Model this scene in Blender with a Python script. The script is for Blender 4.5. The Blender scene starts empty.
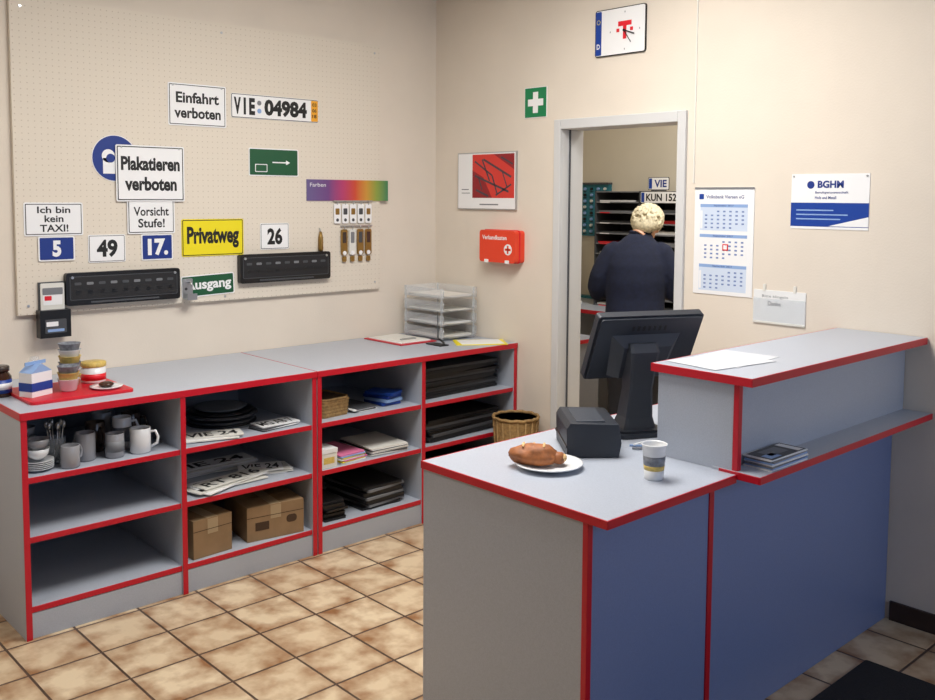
import bpy, math, random
from mathutils import Matrix, Vector, noise
random.seed(7)
sc=bpy.context.scene
col=bpy.context.collection
sc.view_settings.view_transform='Standard'
sc.view_settings.look='None'

# ---------------------------------------------------------------- materials
def s2l(c):
    return tuple(((x/255)/12.92 if x/255<=.04045 else (((x/255)+.055)/1.055)**2.4) for x in c)
MATS={}
def mat(name,rgb,rough=.5,metal=0,var=0,vscale=30,bump=0,bscale=200,alpha=1,trans=0,emit=0):
    m=bpy.data.materials.new(name);m.use_nodes=True
    nt=m.node_tree;p=nt.nodes['Principled BSDF'];c=s2l(rgb)
    p.inputs['Base Color'].default_value=(*c,1);p.inputs['Roughness'].default_value=rough;p.inputs['Metallic'].default_value=metal
    if alpha<1:p.inputs['Alpha'].default_value=alpha
    if trans:p.inputs['Transmission Weight'].default_value=trans
    if emit:
        p.inputs['Emission Color'].default_value=(*c,1);p.inputs['Emission Strength'].default_value=emit
    tc=nt.nodes.new('ShaderNodeTexCoord')
    if var:
        n=nt.nodes.new('ShaderNodeTexNoise');n.inputs['Scale'].default_value=vscale;n.inputs['Detail'].default_value=4
        nt.links.new(tc.outputs['Object'],n.inputs['Vector'])
        r=nt.nodes.new('ShaderNodeValToRGB');r.color_ramp.elements[0].position=.3;r.color_ramp.elements[1].position=.7
        r.color_ramp.elements[0].color=(*[x*(1-var) for x in c],1);r.color_ramp.elements[1].color=(*[min(1,x*(1+var)) for x in c],1)
        nt.links.new(n.outputs['Fac'],r.inputs['Fac']);nt.links.new(r.outputs['Color'],p.inputs['Base Color'])
    if bump:
        n=nt.nodes.new('ShaderNodeTexNoise');n.inputs['Scale'].default_value=bscale;n.inputs['Detail'].default_value=3
        nt.links.new(tc.outputs['Object'],n.inputs['Vector'])
        b=nt.nodes.new('ShaderNodeBump');b.inputs['Strength'].default_value=bump;b.inputs['Distance'].default_value=.002
        nt.links.new(n.outputs['Fac'],b.inputs['Height']);nt.links.new(b.outputs['Normal'],p.inputs['Normal'])
    MATS[name]=m;return m
mat('wall',(224,213,198),.9,var=.03,vscale=3,bump=.35,bscale=120)
mat('wall_low_bounce',(104,98,94),.9,var=.03,vscale=3)  # unseen front and right walls, coloured darker to cut bounced light
mat('wall_in',(218,209,190),.9,var=.03,vscale=3)
mat('ceiling',(230,230,228),.9)
mat('laminate',(174,180,191),.36,var=.07,vscale=260)
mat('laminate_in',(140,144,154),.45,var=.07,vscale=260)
mat('laminate_daylit',(120,136,178),.42,var=.05,vscale=220)  # grey front panel laminate with the blue daylight cast mixed into its colour
mat('red',(194,16,38),.4)
mat('white',(240,240,240),.4)
mat('paper',(232,233,232),.7,var=.03,vscale=20)
mat('paper_dull',(206,209,214),.5)
mat('offwhite',(224,222,214),.5)
mat('black',(14,14,16),.35)
mat('blackm',(24,24,27),.6,bump=.3)
mat('textblack',(15,15,15),.5)
mat('blue',(18,62,150),.35)
mat('navyblue',(20,50,130),.4)
mat('lblue',(140,170,215),.5)
mat('cellblue',(206,218,236),.6)
mat('digit',(112,134,184),.6)
mat('green',(20,84,52),.4)
mat('agreen',(0,126,75),.4)
mat('yellow',(238,220,24),.4)
mat('orange',(235,165,40),.4)
mat('signred',(220,25,40),.4)
mat('boxred',(230,66,34),.4,bump=.1)
mat('doorframe',(208,208,207),.4)
mat('silver',(190,192,195),.3,metal=.9)
mat('grey',(120,122,126),.5)
mat('dgrey',(70,72,76),.5)
mat('monitor',(38,43,52),.45,bump=.15,bscale=400)
mat('monitor2',(56,61,70),.5,bump=.15,bscale=400)
mat('screen',(10,12,16),.1)
mat('cardboard',(142,114,82),.85,var=.1,vscale=14)
mat('tape',(166,144,112),.4)
mat('cardboard_d',(70,50,32),.9)
mat('wicker',(156,124,78),.75,var=.3,vscale=60,bump=.5)
mat('wicker_d',(70,50,28),.9)
mat('brownglass',(60,32,18),.12)
mat('bread',(154,92,48),.6,var=.4,vscale=40,bump=.6,bscale=60)
mat('bread_in',(210,172,120),.85,var=.15,vscale=60)
mat('ceramic',(228,229,230),.18)
mat('ceramic_g',(150,150,154),.22)
mat('ceramic_b',(64,52,46),.2)
mat('coffee',(34,18,9),.15)
mat('cupband',(120,124,132),.4,var=.35,vscale=70)
mat('cupyel',(206,178,96),.4,var=.2,vscale=70)
mat('plastic',(222,228,234),.12,alpha=.2)
mat('glass',(225,232,236),.06,alpha=.3)
mat('gold',(150,118,60),.35,metal=.5)
mat('pink',(222,120,160),.6)
mat('teal',(38,116,132),.5)
mat('skin',(222,170,142),.55,var=.05,vscale=30)
mat('hair',(204,194,166),.65,var=.28,vscale=70,bump=1,bscale=110)
mat('sweater',(17,25,50),.95,var=.2,vscale=40,bump=.6,bscale=350)
mat('trousers',(30,30,36),.9,var=.1)
mat('shoe',(26,22,20),.45)
mat('lips',(170,80,80),.5)
mat('eyew',(235,235,235),.2)
mat('iris',(60,90,120),.2)
mat('doormat',(28,28,32),.95,var=.3,vscale=150,bump=1,bscale=300)
mat('skirting',(56,40,33),.5,var=.15,vscale=15)
mat('stair_grey',(74,62,70),.5)
mat('picred',(212,56,46),.4)
mat('picdark',(146,26,34),.4)
mat('lamp',(255,250,240),.5,emit=1.5)
mat('sky_glass',(200,220,245),.1,alpha=.25)

# rainbow
m=bpy.data.materials.new('rainbow');m.use_nodes=True;nt=m.node_tree;p=nt.nodes['Principled BSDF'];p.inputs['Roughness'].default_value=.3
tc=nt.nodes.new('ShaderNodeTexCoord');sx=nt.nodes.new('ShaderNodeSeparateXYZ');ma=nt.nodes.new('ShaderNodeMath');ma.operation='MULTIPLY_ADD';ma.inputs[1].default_value=1/.54;ma.inputs[2].default_value=.5
nt.links.new(tc.outputs['Object'],sx.inputs[0]);nt.links.new(sx.outputs['Y'],ma.inputs[0])
r=nt.nodes.new('ShaderNodeValToRGB');cr=r.color_ramp
cs=[(0,(104,92,140)),(.25,(110,70,130)),(.42,(180,60,110)),(.58,(205,75,50)),(.72,(205,150,60)),(.85,(140,160,70)),(1,(60,130,90))]
cr.elements[0].color=(*s2l(cs[0][1]),1);cr.elements[1].position=1;cr.elements[1].color=(*s2l(cs[-1][1]),1)
for q,c in cs[1:-1]:
    e=cr.elements.new(q);e.color=(*s2l(c),1)
nt.links.new(ma.outputs[0],r.inputs[0]);nt.links.new(r.outputs[0],p.inputs['Base Color']);MATS['rainbow']=m

def nmath(nt,op,a,b=None,c=None):
    n=nt.nodes.new('ShaderNodeMath');n.operation=op
    for i,x in enumerate((a,b,c)):
        if x is None: continue
        if isinstance(x,(int,float)): n.inputs[i].default_value=x
        else: nt.links.new(x,n.inputs[i])
    return n.outputs[0]
def mixc(nt,f,a,b):
    n=nt.nodes.new('ShaderNodeMix');n.data_type='RGBA'
    if isinstance(f,float): n.inputs[0].default_value=f
    else: nt.links.new(f,n.inputs[0])
    for i,x in ((6,a),(7,b)):
        if isinstance(x,tuple): n.inputs[i].default_value=(*x,1)
        else: nt.links.new(x,n.inputs[i])
    return n.outputs[2]
# floor tiles
m=bpy.data.materials.new('floor_tiles');m.use_nodes=True;nt=m.node_tree;p=nt.nodes['Principled BSDF']
g=nt.nodes.new('ShaderNodeNewGeometry');sx=nt.nodes.new('ShaderNodeSeparateXYZ');nt.links.new(g.outputs['Position'],sx.inputs[0])
S=.25
ux=nmath(nt,'MULTIPLY_ADD',sx.outputs['X'],1/S,10-.71/S);uy=nmath(nt,'MULTIPLY_ADD',sx.outputs['Y'],1/S,30+1.91/S)
fx=nmath(nt,'FRACT',ux);fy=nmath(nt,'FRACT',uy);ix=nmath(nt,'FLOOR',ux);iy=nmath(nt,'FLOOR',uy)
dx=nmath(nt,'MINIMUM',fx,nmath(nt,'SUBTRACT',1,fx));dy=nmath(nt,'MINIMUM',fy,nmath(nt,'SUBTRACT',1,fy))
d=nmath(nt,'MINIMUM',dx,dy)
cmb=nt.nodes.new('ShaderNodeCombineXYZ');nt.links.new(ix,cmb.inputs[0]);nt.links.new(iy,cmb.inputs[1])
wn=nt.nodes.new('ShaderNodeTexWhiteNoise');nt.links.new(cmb.outputs[0],wn.inputs['Vector'])
n1=nt.nodes.new('ShaderNodeTexNoise');n1.noise_dimensions='4D';n1.inputs['Scale'].default_value=11;n1.inputs['Detail'].default_value=6
nt.links.new(g.outputs['Position'],n1.inputs['Vector']);nt.links.new(nmath(nt,'MULTIPLY',wn.outputs['Value'],20),n1.inputs['W'])
ef=nmath(nt,'SUBTRACT',1,nmath(nt,'MULTIPLY',d,3.2));efc=nmath(nt,'MAXIMUM',ef,0)
br=nmath(nt,'MULTIPLY_ADD',n1.outputs['Fac'],2.8,-1.27);br=nmath(nt,'ADD',br,nmath(nt,'MULTIPLY',efc,.5))
mr=nt.nodes.new('ShaderNodeClamp');nt.links.new(br,mr.inputs[0])
c1=mixc(nt,mr.outputs[0],s2l((218,198,166)),s2l((142,100,64)))
tv=nmath(nt,'MULTIPLY_ADD',wn.outputs['Value'],.22,0)
c2=mixc(nt,tv,c1,s2l((164,128,90)))
gm=nmath(nt,'LESS_THAN',d,.018)
c3=mixc(nt,gm,c2,s2l((80,62,50)))
nt.links.new(c3,p.inputs['Base Color']);p.inputs['Roughness'].default_value=.42
bp=nt.nodes.new('ShaderNodeBump');bp.inputs['Strength'].default_value=.6;bp.inputs['Distance'].default_value=.003
nt.links.new(nmath(nt,'MINIMUM',nmath(nt,'MULTIPLY',d,25),1),bp.inputs['Height']);nt.links.new(bp.outputs[0],p.inputs['Normal'])
MATS['floor']=m
# pegboard with drilled holes
m=bpy.data.materials.new('pegboard');m.use_nodes=True;nt=m.node_tree;p=nt.nodes['Principled BSDF'];p.inputs['Roughness'].default_value=.75
g=nt.nodes.new('ShaderNodeNewGeometry');sx=nt.nodes.new('ShaderNodeSeparateXYZ');nt.links.new(g.outputs['Position'],sx.inputs[0])
H=.0267
fy=nmath(nt,'SUBTRACT',nmath(nt,'FRACT',nmath(nt,'MULTIPLY_ADD',sx.outputs['Y'],1/H,200)),.5)
fz=nmath(nt,'SUBTRACT',nmath(nt,'FRACT',nmath(nt,'MULTIPLY',sx.outputs['Z'],1/H)),.5)
dd=nmath(nt,'SQRT',nmath(nt,'ADD',nmath(nt,'MULTIPLY',fy,fy),nmath(nt,'MULTIPLY',fz,fz)))
hole=nmath(nt,'LESS_THAN',dd,.10)
nt.links.new(mixc(nt,hole,s2l((224,214,198)),s2l((198,185,167))),p.inputs['Base Color']);MATS['pegboard']=m

# ---------------------------------------------------------------- builder
class B:
    def __init__(s,M=None):
        s.v=[];s.f=[];s.m=[];s.s=[];s.M=M or Matrix.Identity(4)
    def add(s,V,F,m,smooth=False,M=None):
        T=s.M@M if M is not None else s.M
        o=len(s.v);s.v+= [T@Vector(v) for v in V]
        for f in F:
            s.f.append([i+o for i in f]);s.s.append(smooth)
            if callable(m):
                c=sum((Vector(V[i]) for i in f),Vector())/len(f);s.m.append(m(c))
            else:s.m.append(m)
    def box(s,x0,x1,y0,y1,z0,z1,m,M=None):
        V=[(x,y,z) for x in(x0,x1) for y in(y0,y1) for z in(z0,z1)]
        F=[(0,1,3,2),(4,6,7,5),(0,4,5,1),(2,3,7,6),(0,2,6,4),(1,5,7,3)]
        s.add(V,F,m,False,M)
    def prism(s,pts,z0,z1,m,M=None):
        n=len(pts);V=[(x,y,z0) for x,y in pts]+[(x,y,z1) for x,y in pts]
        F=[list(range(n))[::-1],list(range(n,2*n))]+[(i,(i+1)%n,n+(i+1)%n,n+i) for i in range(n)]
        s.add(V,F,m,False,M)
    def rr(s,cx,cy,w,h,r,z0,z1,m,M=None):
        r=min(r,w/2-1e-5,h/2-1e-5);P=[]
        for (sx_,sy_,a0) in((1,1,0),(-1,1,90),(-1,-1,180),(1,-1,270)):
            for k in range(5):
                a=math.radians(a0+k*22.5);P.append((cx+sx_*(w/2-r)+r*math.cos(a),cy+sy_*(h/2-r)+r*math.sin(a)))
        s.prism(P,z0,z1,m,M)
    def disc(s,cx,cy,r,z0,z1,m,n=32,M=None):
        s.prism([(cx+r*math.cos(2*math.pi*i/n),cy+r*math.sin(2*math.pi*i/n)) for i in range(n)],z0,z1,m,M)
    def lathe(s,prof,m,n=32,M=None,smooth=True,mod=None):
        V=[];F=[]
        for j,(r,z) in enumerate(prof):
            for i in range(n):
                a=2*math.pi*i/n;rr=r if mod is None else r+mod(a,j)
                V.append((rr*math.cos(a),rr*math.sin(a),z))
        k=len(prof)
        for j in range(k-1):
            for i in range(n):
                F.append((j*n+i,j*n+(i+1)%n,(j+1)*n+(i+1)%n,(j+1)*n+i))
        if prof[0][0]>1e-6:F.append(list(range(n))[::-1])
        if prof[-1][0]>1e-6:F.append([(k-1)*n+i for i in range(n)])
        s.add(V,F,m,smooth,M)
    def tube(s,pts,rad,m,n=10,M=None,smooth=True,flat=None):
        pts=[Vector(p) for p in pts]
        if not hasattr(rad,'__len__'):rad=[rad]*len(pts)
        V=[];F=[];prev=None
        for j,p_ in enumerate(pts):
            if j==0:t=pts[1]-p_
            elif j==len(pts)-1:t=p_-pts[j-1]
            else:t=(pts[j+1]-p_).normalized()+(p_-pts[j-1]).normalized()
            t.normalize()
            if prev is None:
                a=Vector((0,0,1)) if abs(t.z)<.9 else Vector((1,0,0));u=t.cross(a).normalized()
            else:
                u=(prev-t*prev.dot(t)).normalized()
            prev=u;w=t.cross(u);r=rad[j]
            ra,rb=(r if hasattr(r,'__len__') else (r,r))
            for i in range(n):
                a=2*math.pi*i/n;V.append(p_+u*(ra*math.cos(a))+w*(rb*math.sin(a)))
        k=len(pts)
        for j in range(k-1):
            for i in range(n):F.append((j*n+i,j*n+(i+1)%n,(j+1)*n+(i+1)%n,(j+1)*n+i))
        F.append(list(range(n))[::-1]);F.append([(k-1)*n+i for i in range(n)])
        s.add(V,F,m,smooth,M)
    def loft(s,secs,m,n=24,M=None):   # secs: (cx,cy,cz,rx,ry)
        V=[];F=[]
        for cx,cy,cz,rx,ry in secs:
            for i in range(n):
                a=2*math.pi*i/n;V.append((cx+rx*math.cos(a),cy+ry*math.sin(a),cz))
        k=len(secs)
        for j in range(k-1):
            for i in range(n):F.append((j*n+i,j*n+(i+1)%n,(j+1)*n+(i+1)%n,(j+1)*n+i))
        F.append(list(range(n))[::-1]);F.append([(k-1)*n+i for i in range(n)])
        s.add(V,F,m,True,M)
    def ell(s,c,r,m,n=20,k=12,M=None,fn=None):
        V=[];F=[]
        V.append((0,0,-1))
        for j in range(1,k):
            ph=-math.pi/2+math.pi*j/k
            for i in range(n):
                a=2*math.pi*i/n;V.append((math.cos(ph)*math.cos(a),math.cos(ph)*math.sin(a),math.sin(ph)))
        V.append((0,0,1))
        for i in range(n):F.append((0,1+(i+1)%n,1+i))
        for j in range(k-2):
            for i in range(n):
                a=1+j*n+i;b_=1+j*n+(i+1)%n;F.append((a,b_,b_+n,a+n))
        l=len(V)-1
        for i in range(n):F.append((l,1+(k-2)*n+i,1+(k-2)*n+(i+1)%n))
        W=[]
        for v in V:
            if fn:v=fn(*v)
            W.append((c[0]+r[0]*v[0],c[1]+r[1]*v[1],c[2]+r[2]*v[2]))
        s.add(W,F,m,True,M)
    def text(s,t,x0,x1,y0,y1,z,m,bold=.02,M=None):
        c=bpy.data.curves.new('t','FONT');c.body=t;c.size=1;c.offset=bold;c.resolution_u=3
        ob=bpy.data.objects.new('t',c);col.objects.link(ob);bpy.context.view_layer.update()
        me=ob.to_mesh();V=[tuple(v.co) for v in me.vertices];F=[tuple(p_.vertices) for p_ in me.polygons];ob.to_mesh_clear()
        bpy.data.objects.remove(ob);bpy.data.curves.remove(c)
        if not V:return
        a0=min(v[0] for v in V);a1=max(v[0] for v in V);b0=min(v[1] for v in V);b1=max(v[1] for v in V)
        V=[(x0+(v[0]-a0)/(a1-a0)*(x1-x0),y0+(v[1]-b0)/(b1-b0)*(y1-y0),z) for v in V]
        s.add(V,F,m,False,M)
    def mesh(s,name,center=None):
        me=bpy.data.meshes.new(name);c=center or Vector((0,0,0))
        me.from_pydata([v-c for v in s.v],[],s.f)
        ks=[]
        for k in s.m:
            if k not in ks:ks.append(k)
        for k in ks:me.materials.append(MATS[k])
        for i,p_ in enumerate(me.polygons):
            p_.material_index=ks.index(s.m[i]);p_.use_smooth=s.s[i]
        me.update();return me
    def make(s,name,bevel=0,fixn=True):
        c=Vector([ (min(v[i] for v in s.v)+max(v[i] for v in s.v))/2 for i in range(3)])
        c.z=min(v.z for v in s.v)
        me=s.mesh(name,c)
        ob=bpy.data.objects.new(name,me);ob.location=c;col.objects.link(ob)
        if bevel:
            b=ob.modifiers.new('bevel','BEVEL');b.width=bevel;b.segments=2;b.limit_method='ANGLE';b.angle_limit=math.radians(40)
        return ob
def remesh(b,vox,sm=4):
    me=b.mesh('tmp');ob=bpy.data.objects.new('tmp',me);col.objects.link(ob)
    r=ob.modifiers.new('r','REMESH');r.mode='VOXEL';r.voxel_size=vox
    if sm:
        q=ob.modifiers.new('s','SMOOTH');q.factor=.5;q.iterations=sm
    dg=bpy.context.evaluated_depsgraph_get();ev=ob.evaluated_get(dg);m2=ev.to_mesh()
    V=[tuple(v.co) for v in m2.vertices];F=[tuple(p_.vertices) for p_ in m2.polygons];ev.to_mesh_clear()
    bpy.data.objects.remove(ob);bpy.data.meshes.remove(me);return V,F
def MT(o,x,y,z):
    x,y,z=Vector(x),Vector(y),Vector(z)
    return Matrix(((x.x,y.x,z.x,o[0]),(x.y,y.y,z.y,o[1]),(x.z,y.z,z.z,o[2]),(0,0,0,1)))
def ML(y,z,x=.0235):return MT((x,y,z),(0,1,0),(0,0,1),(1,0,0))
def MB(x,z,y=-.0005):return MT((x,y,z),(1,0,0),(0,0,1),(0,-1,0))
def TR(x,y,z,rz=0,s=1):return Matrix.Translation((x,y,z))@Matrix.Rotation(math.radians(rz),4,'Z')@Matrix.Scale(s,4)

# ---------------------------------------------------------------- room
CH=2.95;RX=5.6;FY=-5.2;WA,WB=-2.3,-.4
b=B();b.box(-1.35,RX+.15,FY-.15,2.35,-.1,0,'floor');b.make('floor')
b=B();b.box(-1.35,RX+.15,FY-.15,2.35,CH,CH+.1,'ceiling');b.make('ceiling')
b=B();b.box(-.15,0,FY,0,0,CH,'wall');b.make('wall_left')
b=B();b.box(-1.35,.99,0,.15,0,CH,'wall');b.box(1.72,RX,0,.15,0,CH,'wall');b.box(.99,1.72,0,.15,2.01,CH,'wall');b.make('wall_back')
b=B();b.box(-.15,RX+.15,FY-.15,FY,0,CH,'wall_low_bounce');b.make('wall_front')
b=B();b.box(RX,RX+.15,FY,WA,0,CH,'wall_low_bounce');b.box(RX,RX+.15,WB,.15,0,CH,'wall_low_bounce');b.box(RX,RX+.15,WA,WB,0,.9,'wall_low_bounce');b.box(RX,RX+.15,WA,WB,2.4,CH,'wall_low_bounce');b.make('wall_right')
b=B()
for y in(WA,(WA+WB)/2,WB-.05):b.box(RX+.04,RX+.1,y,y+.05,.9,2.4,'white')
for z in(.9,2.35):b.box(RX+.04,RX+.1,WA,WB,z,z+.05,'white')
b.box(RX+.065,RX+.07,WA+.02,WB-.02,.92,2.38,'sky_glass');b.make('window_1')
b=B();b.box(-1.35,2.95,2.2,2.35,0,CH,'wall_in');b.make('wall_inner_back')
b=B();b.box(-1.35,-1.2,.15,2.2,0,CH,'wall_in');b.make('wall_inner_left')
b=B();b.box(2.8,2.95,.15,2.2,0,CH,'wall_in');b.make('wall_inner_right')
b=B();b.box(2.755,RX,-.012,0,0,.075,'skirting');b.box(.72,.95,-.012,0,0,.075,'skirting');b.box(1.77,2.05,-.012,0,0,.075,'skirting');b.make('baseboard_back')
# door frame
b=B()
b.box(.955,1.0,-.018,0,0,2.05,'doorframe');b.box(1.715,1.76,-.018,0,0,2.05,'doorframe');b.box(1.0,1.715,-.018,0,2.0,2.05,'doorframe')
b.box(.992,1.0,0,.165,0,2.0,'doorframe');b.box(1.71,1.718,0,.165,0,2.0,'doorframe');b.box(1.0,1.71,0,.165,2.0,2.008,'doorframe')
b.box(1.0,1.008,.05,.06,0,2.0,'dgrey')
b.make('door_1',bevel=.003)
b=B();b.box(1.797,1.803,-.005,0,1.72,CH,'offwhite');b.make('trim_1')
# pegboard
b=B();b.box(.002,.023,-2.373,-.436,1.131,2.486,'pegboard')
for (y,z) in((-2.33,1.17),(-.47,1.17),(-2.33,2.44),(-.47,2.44),(-1.4,2.44),(-1.4,1.15)):
    b.disc(0,0,.006,0,.002,'silver',12,M=ML(y,z,.023))
b.make('pegboard')

# ---------------------------------------------------------------- signs on the pegboard
def sgn(name,y0,y1,z0,z1,layers,texts,x=.0235,r=.008,extra=None,t=.003,Mf=ML,rot=0):
    w=y1-y0;h=z1-z0;b=B(Mf((y0+y1)/2,(z0+z1)/2,x)@Matrix.Rotation(math.radians(rot),4,'Z'))
    zz=0
    for i,(mm,ins) in enumerate(layers):
        z1_=t if i==0 else zz+.0004
        b.rr(0,0,w-2*ins,h-2*ins,max(r-ins*.6,.001),zz if i else 0,z1_,mm);zz=z1_
    for tx in texts:
        s_,a0,a1,c0,c1,mm=tx[:6]
        b.text(s_,-w/2+a0*w,-w/2+a1*w,-h/2+c0*h,-h/2+c1*h,zz+.0004,mm,tx[6] if len(tx)>6 else .02)
    if extra:extra(b,w,h,zz)
    return b.make(name)
BW=[('white',0),('textblack',.006),('white',.0095)]
def hooks(b,w,h,zz):
    for sx_ in(-1,1):b.disc(sx_*w*.42,h*.5-.012,.004,zz,zz+.003,'silver',10)
OY=-.012
sgn('entrance_prohibited_sign',-1.67+OY,-1.37+OY,1.98,2.18,BW,[('Einfahrt',.13,.87,.54,.80,'textblack',.03),('verboten',.10,.90,.18,.44,'textblack',.03)],extra=hooks)
def vie(b,w,h,zz):
    b.rr(w/2-.024,0,.042,h-.012,.004,zz,zz+.0006,'orange')
    for k,t in enumerate(('03','06','18')):b.text(t,w/2-.038,w/2-.012,.024-k*.03,.042-k*.03,zz+.001,'textblack')
    for y in(.02,-.02):b.disc(-.098,y,.012,zz,zz+.0008,'grey' if y>0 else 'lblue',20)
sgn('license_plate',-1.355,-.845,2.035,2.155,[('white',0),('textblack',.002),('white',.005)],[('V',.03,.105,.15,.85,'textblack',.05),('I',.135,.16,.15,.85,'textblack',.05),('E',.195,.26,.15,.85,'textblack',.05),('04984',.365,.86,.15,.85,'textblack',.05)],extra=vie)
b=B(ML(-1.94,1.815,.0235));b.disc(0,0,.105,0,.002,'white',40);b.disc(0,0,.102,.002,.0026,'navyblue',40)
b.disc(-.03,.01,.03,.0026,.003,'white',24);b.box(-.055,.0,-.07,.0,.0026,.003,'white');b.disc(-.02,.0,.02,.003,.0034,'navyblue',20);b.make('round_mandatory_sign')
sgn('warning_step_sign',-1.89,-1.66,1.47,1.63,BW,[('Vorsicht',.13,.87,.52,.78,'textblack'),('Stufe!',.22,.78,.18,.44,'textblack')],x=.0268)
sgn('no_posters_sign',-1.94,-1.61,1.62,1.878,[('white',0),('textblack',.006),('white',.0105)],[('Plakatieren',.07,.93,.55,.80,'textblack',.04),('verboten',.12,.88,.19,.44,'textblack',.04)],x=.031,extra=hooks)
def arr(b,w,h,zz):
    b.box(-.01,.07,-.003,.003,zz,zz+.0006,'white');b.prism([(.07,-.012),(.095,0),(.07,.012)],zz,zz+.0006,'white')
    b.rr(-.075,-.03,.07,.04,.003,zz,zz+.0006,'white');b.rr(-.075,-.03,.062,.032,.003,zz+.0006,zz+.001,'green')
sgn('emergency_exit_arrow_sign',-1.26,-.97,1.75,1.89,[('white',0),('green',.005)],[],extra=arr)
b=B(ML(-.65,1.68));b.box(-.27,.27,-.055,.058,0,.004,'rainbow')
b.text('Farben',-.25,-.15,.02,.04,.0045,'white',0)
b.make('color_sample_strip')
sgn('i_am_not_a_taxi_sign',-2.34,-2.09,1.47,1.615,BW,[('Ich bin',.22,.78,.68,.88,'textblack'),('kein',.34,.66,.41,.62,'textblack'),('TAXI!',.26,.74,.12,.34,'textblack')])
W3=[('white',0),('textblack',.004),('white',.0065)];B3=[('white',0),('navyblue',.006)]
sgn('house_number_plate',-2.285,-2.13,1.36,1.468,B3,[('5',.38,.62,.17,.83,'white',.05)],x=.0268)
sgn('house_number_plate',-2.07,-1.90,1.345,1.47,W3,[('49',.22,.78,.18,.82,'textblack',.04)])
sgn('house_number_plate',-1.825,-1.67,1.345,1.468,B3,[('17.',.2,.84,.18,.82,'white',.05)])
sgn('house_number_plate',-1.20,-1.03,1.375,1.51,W3,[('26',.24,.76,.18,.82,'textblack',.04)])
sgn('private_road_sign',-1.625,-1.295,1.355,1.535,[('yellow',0),('textblack',.004),('yellow',.008)],[('Privatweg',.08,.92,.20,.80,'textblack',.04)])
sgn('exit_sign',-1.63,-1.35,1.16,1.265,[('white',0),('green',.005)],[('Ausgang',.06,.94,.20,.80,'white',.03)],rot=2)
# licence plate holders (frames)
for (y0,y1,z0,z1,rt) in((-2.18,-1.65,1.16,1.305,0),(-1.33,-.79,1.21,1.355,0)):
    b=B(ML((y0+y1)/2,(z0+z1)/2,.0235)@Matrix.Rotation(math.radians(rt),4,'Z'));w=y1-y0;h=z1-z0
    b.rr(0,0,w,h,.012,0,.03,'black');b.rr(0,.004,w-.03,h-.04,.006,.03,.032,'dgrey');b.rr(0,.004,w-.036,h-.046,.006,.032,.0325,'blackm')
    for k in range(9):
        xx=-w/2+.05+k*(w-.1)/8
        b.rr(xx,.024,.03,.012,.004,.0325,.0332,'grey' if k%2 else 'dgrey');b.rr(xx,-.014,.022,.016,.004,.0325,.0332,'black')
    b.rr(0,-h/2+.012,w*.6,.008,.003,.03,.034,'dgrey')
    for sx_ in(-1,1):b.disc(sx_*w*.45,h*.36,.006,.03,.036,'silver',10)
    b.make('license_plate_holder')
b=B(ML(-1.60,1.20,.028));b.rr(0,0,.05,.10,.006,.001,.004,'silver');b.box(-.025,.025,-.05,-.045,.004,.05,'silver');b.box(-.025,.025,-.045,-.02,.045,.05,'silver');b.tube([(0,.03,.004),(0,.035,.03),(0,.02,.045)],.004,'silver');b.disc(-.01,.0,.007,.004,.006,'dgrey',12)
b.make('metal_bracket')
# brochure holder
b=B(ML(-2.235,1.04));b.box(-.065,.065,-.01,.11,0,.05,'black');b.box(-.055,.055,.11,.23,0,.012,'dgrey')
b.rr(0,.16,.10,.13,.006,.012,.02,'offwhite');b.rr(0,.19,.085,.03,.004,.02,.022,'grey');b.rr(0,.04,.09,.06,.004,.05,.052,'dgrey');b.rr(-.015,.05,.05,.02,.002,.052,.0525,'white');b.rr(.0,.022,.07,.012,.002,.052,.0525,'lblue')
b.rr(0,.155,.08,.05,.003,.0202,.0208,'white');b.rr(-.02,.16,.03,.02,.003,.021,.0214,'signred')
b.make('brochure_holder',bevel=.002)
# keychain display
b=B(ML(-.625,1.455))
b.box(-.13,.13,.165,.172,0,.012,'silver')
for k in range(5):
    x=-.105+k*.052
    b.tube([(x,.168,.012),(x,.16,.016),(x,.148,.012)],.0018,'silver',6)
    b.rr(x,.10,.042,.105,.008,.006,.011,'white');b.rr(x,.112,.026,.034,.004,.011,.0118,'dgrey' if k%2 else 'gold');b.disc(x,.066,.009,.011,.012,'dgrey',12)
b.box(-.08,.13,.03,.036,0,.012,'silver')
for k in range(4):
    x=-.06+k*.054
    b.tube([(x,.034,.012),(x,.024,.016),(x,.012,.012)],.0018,'silver',6)
    b.rr(x,-.055,.042,.14,.01,.006,.012,('gold','offwhite','gold','gold')[k]);b.rr(x,-.03,.024,.06,.004,.012,.013,('ceramic_b','grey','dgrey','ceramic_b')[k]);b.disc(x,-.115,.012,.012,.014,'white',14);b.rr(x,-.148,.026,.03,.006,.006,.012,'gold')
b.make('keychain_display')
b=B(ML(-.84,1.40));b.tube([(0,.06,.012),(0,.03,.012),(0,-.03,.012),(0,-.045,.012)],[.006,.013,.014,.01],'gold',10);b.tube([(0,.06,.012),(0,.075,.01),(0,.075,0)],.003,'silver',6);b.make('key_fob')

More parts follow.
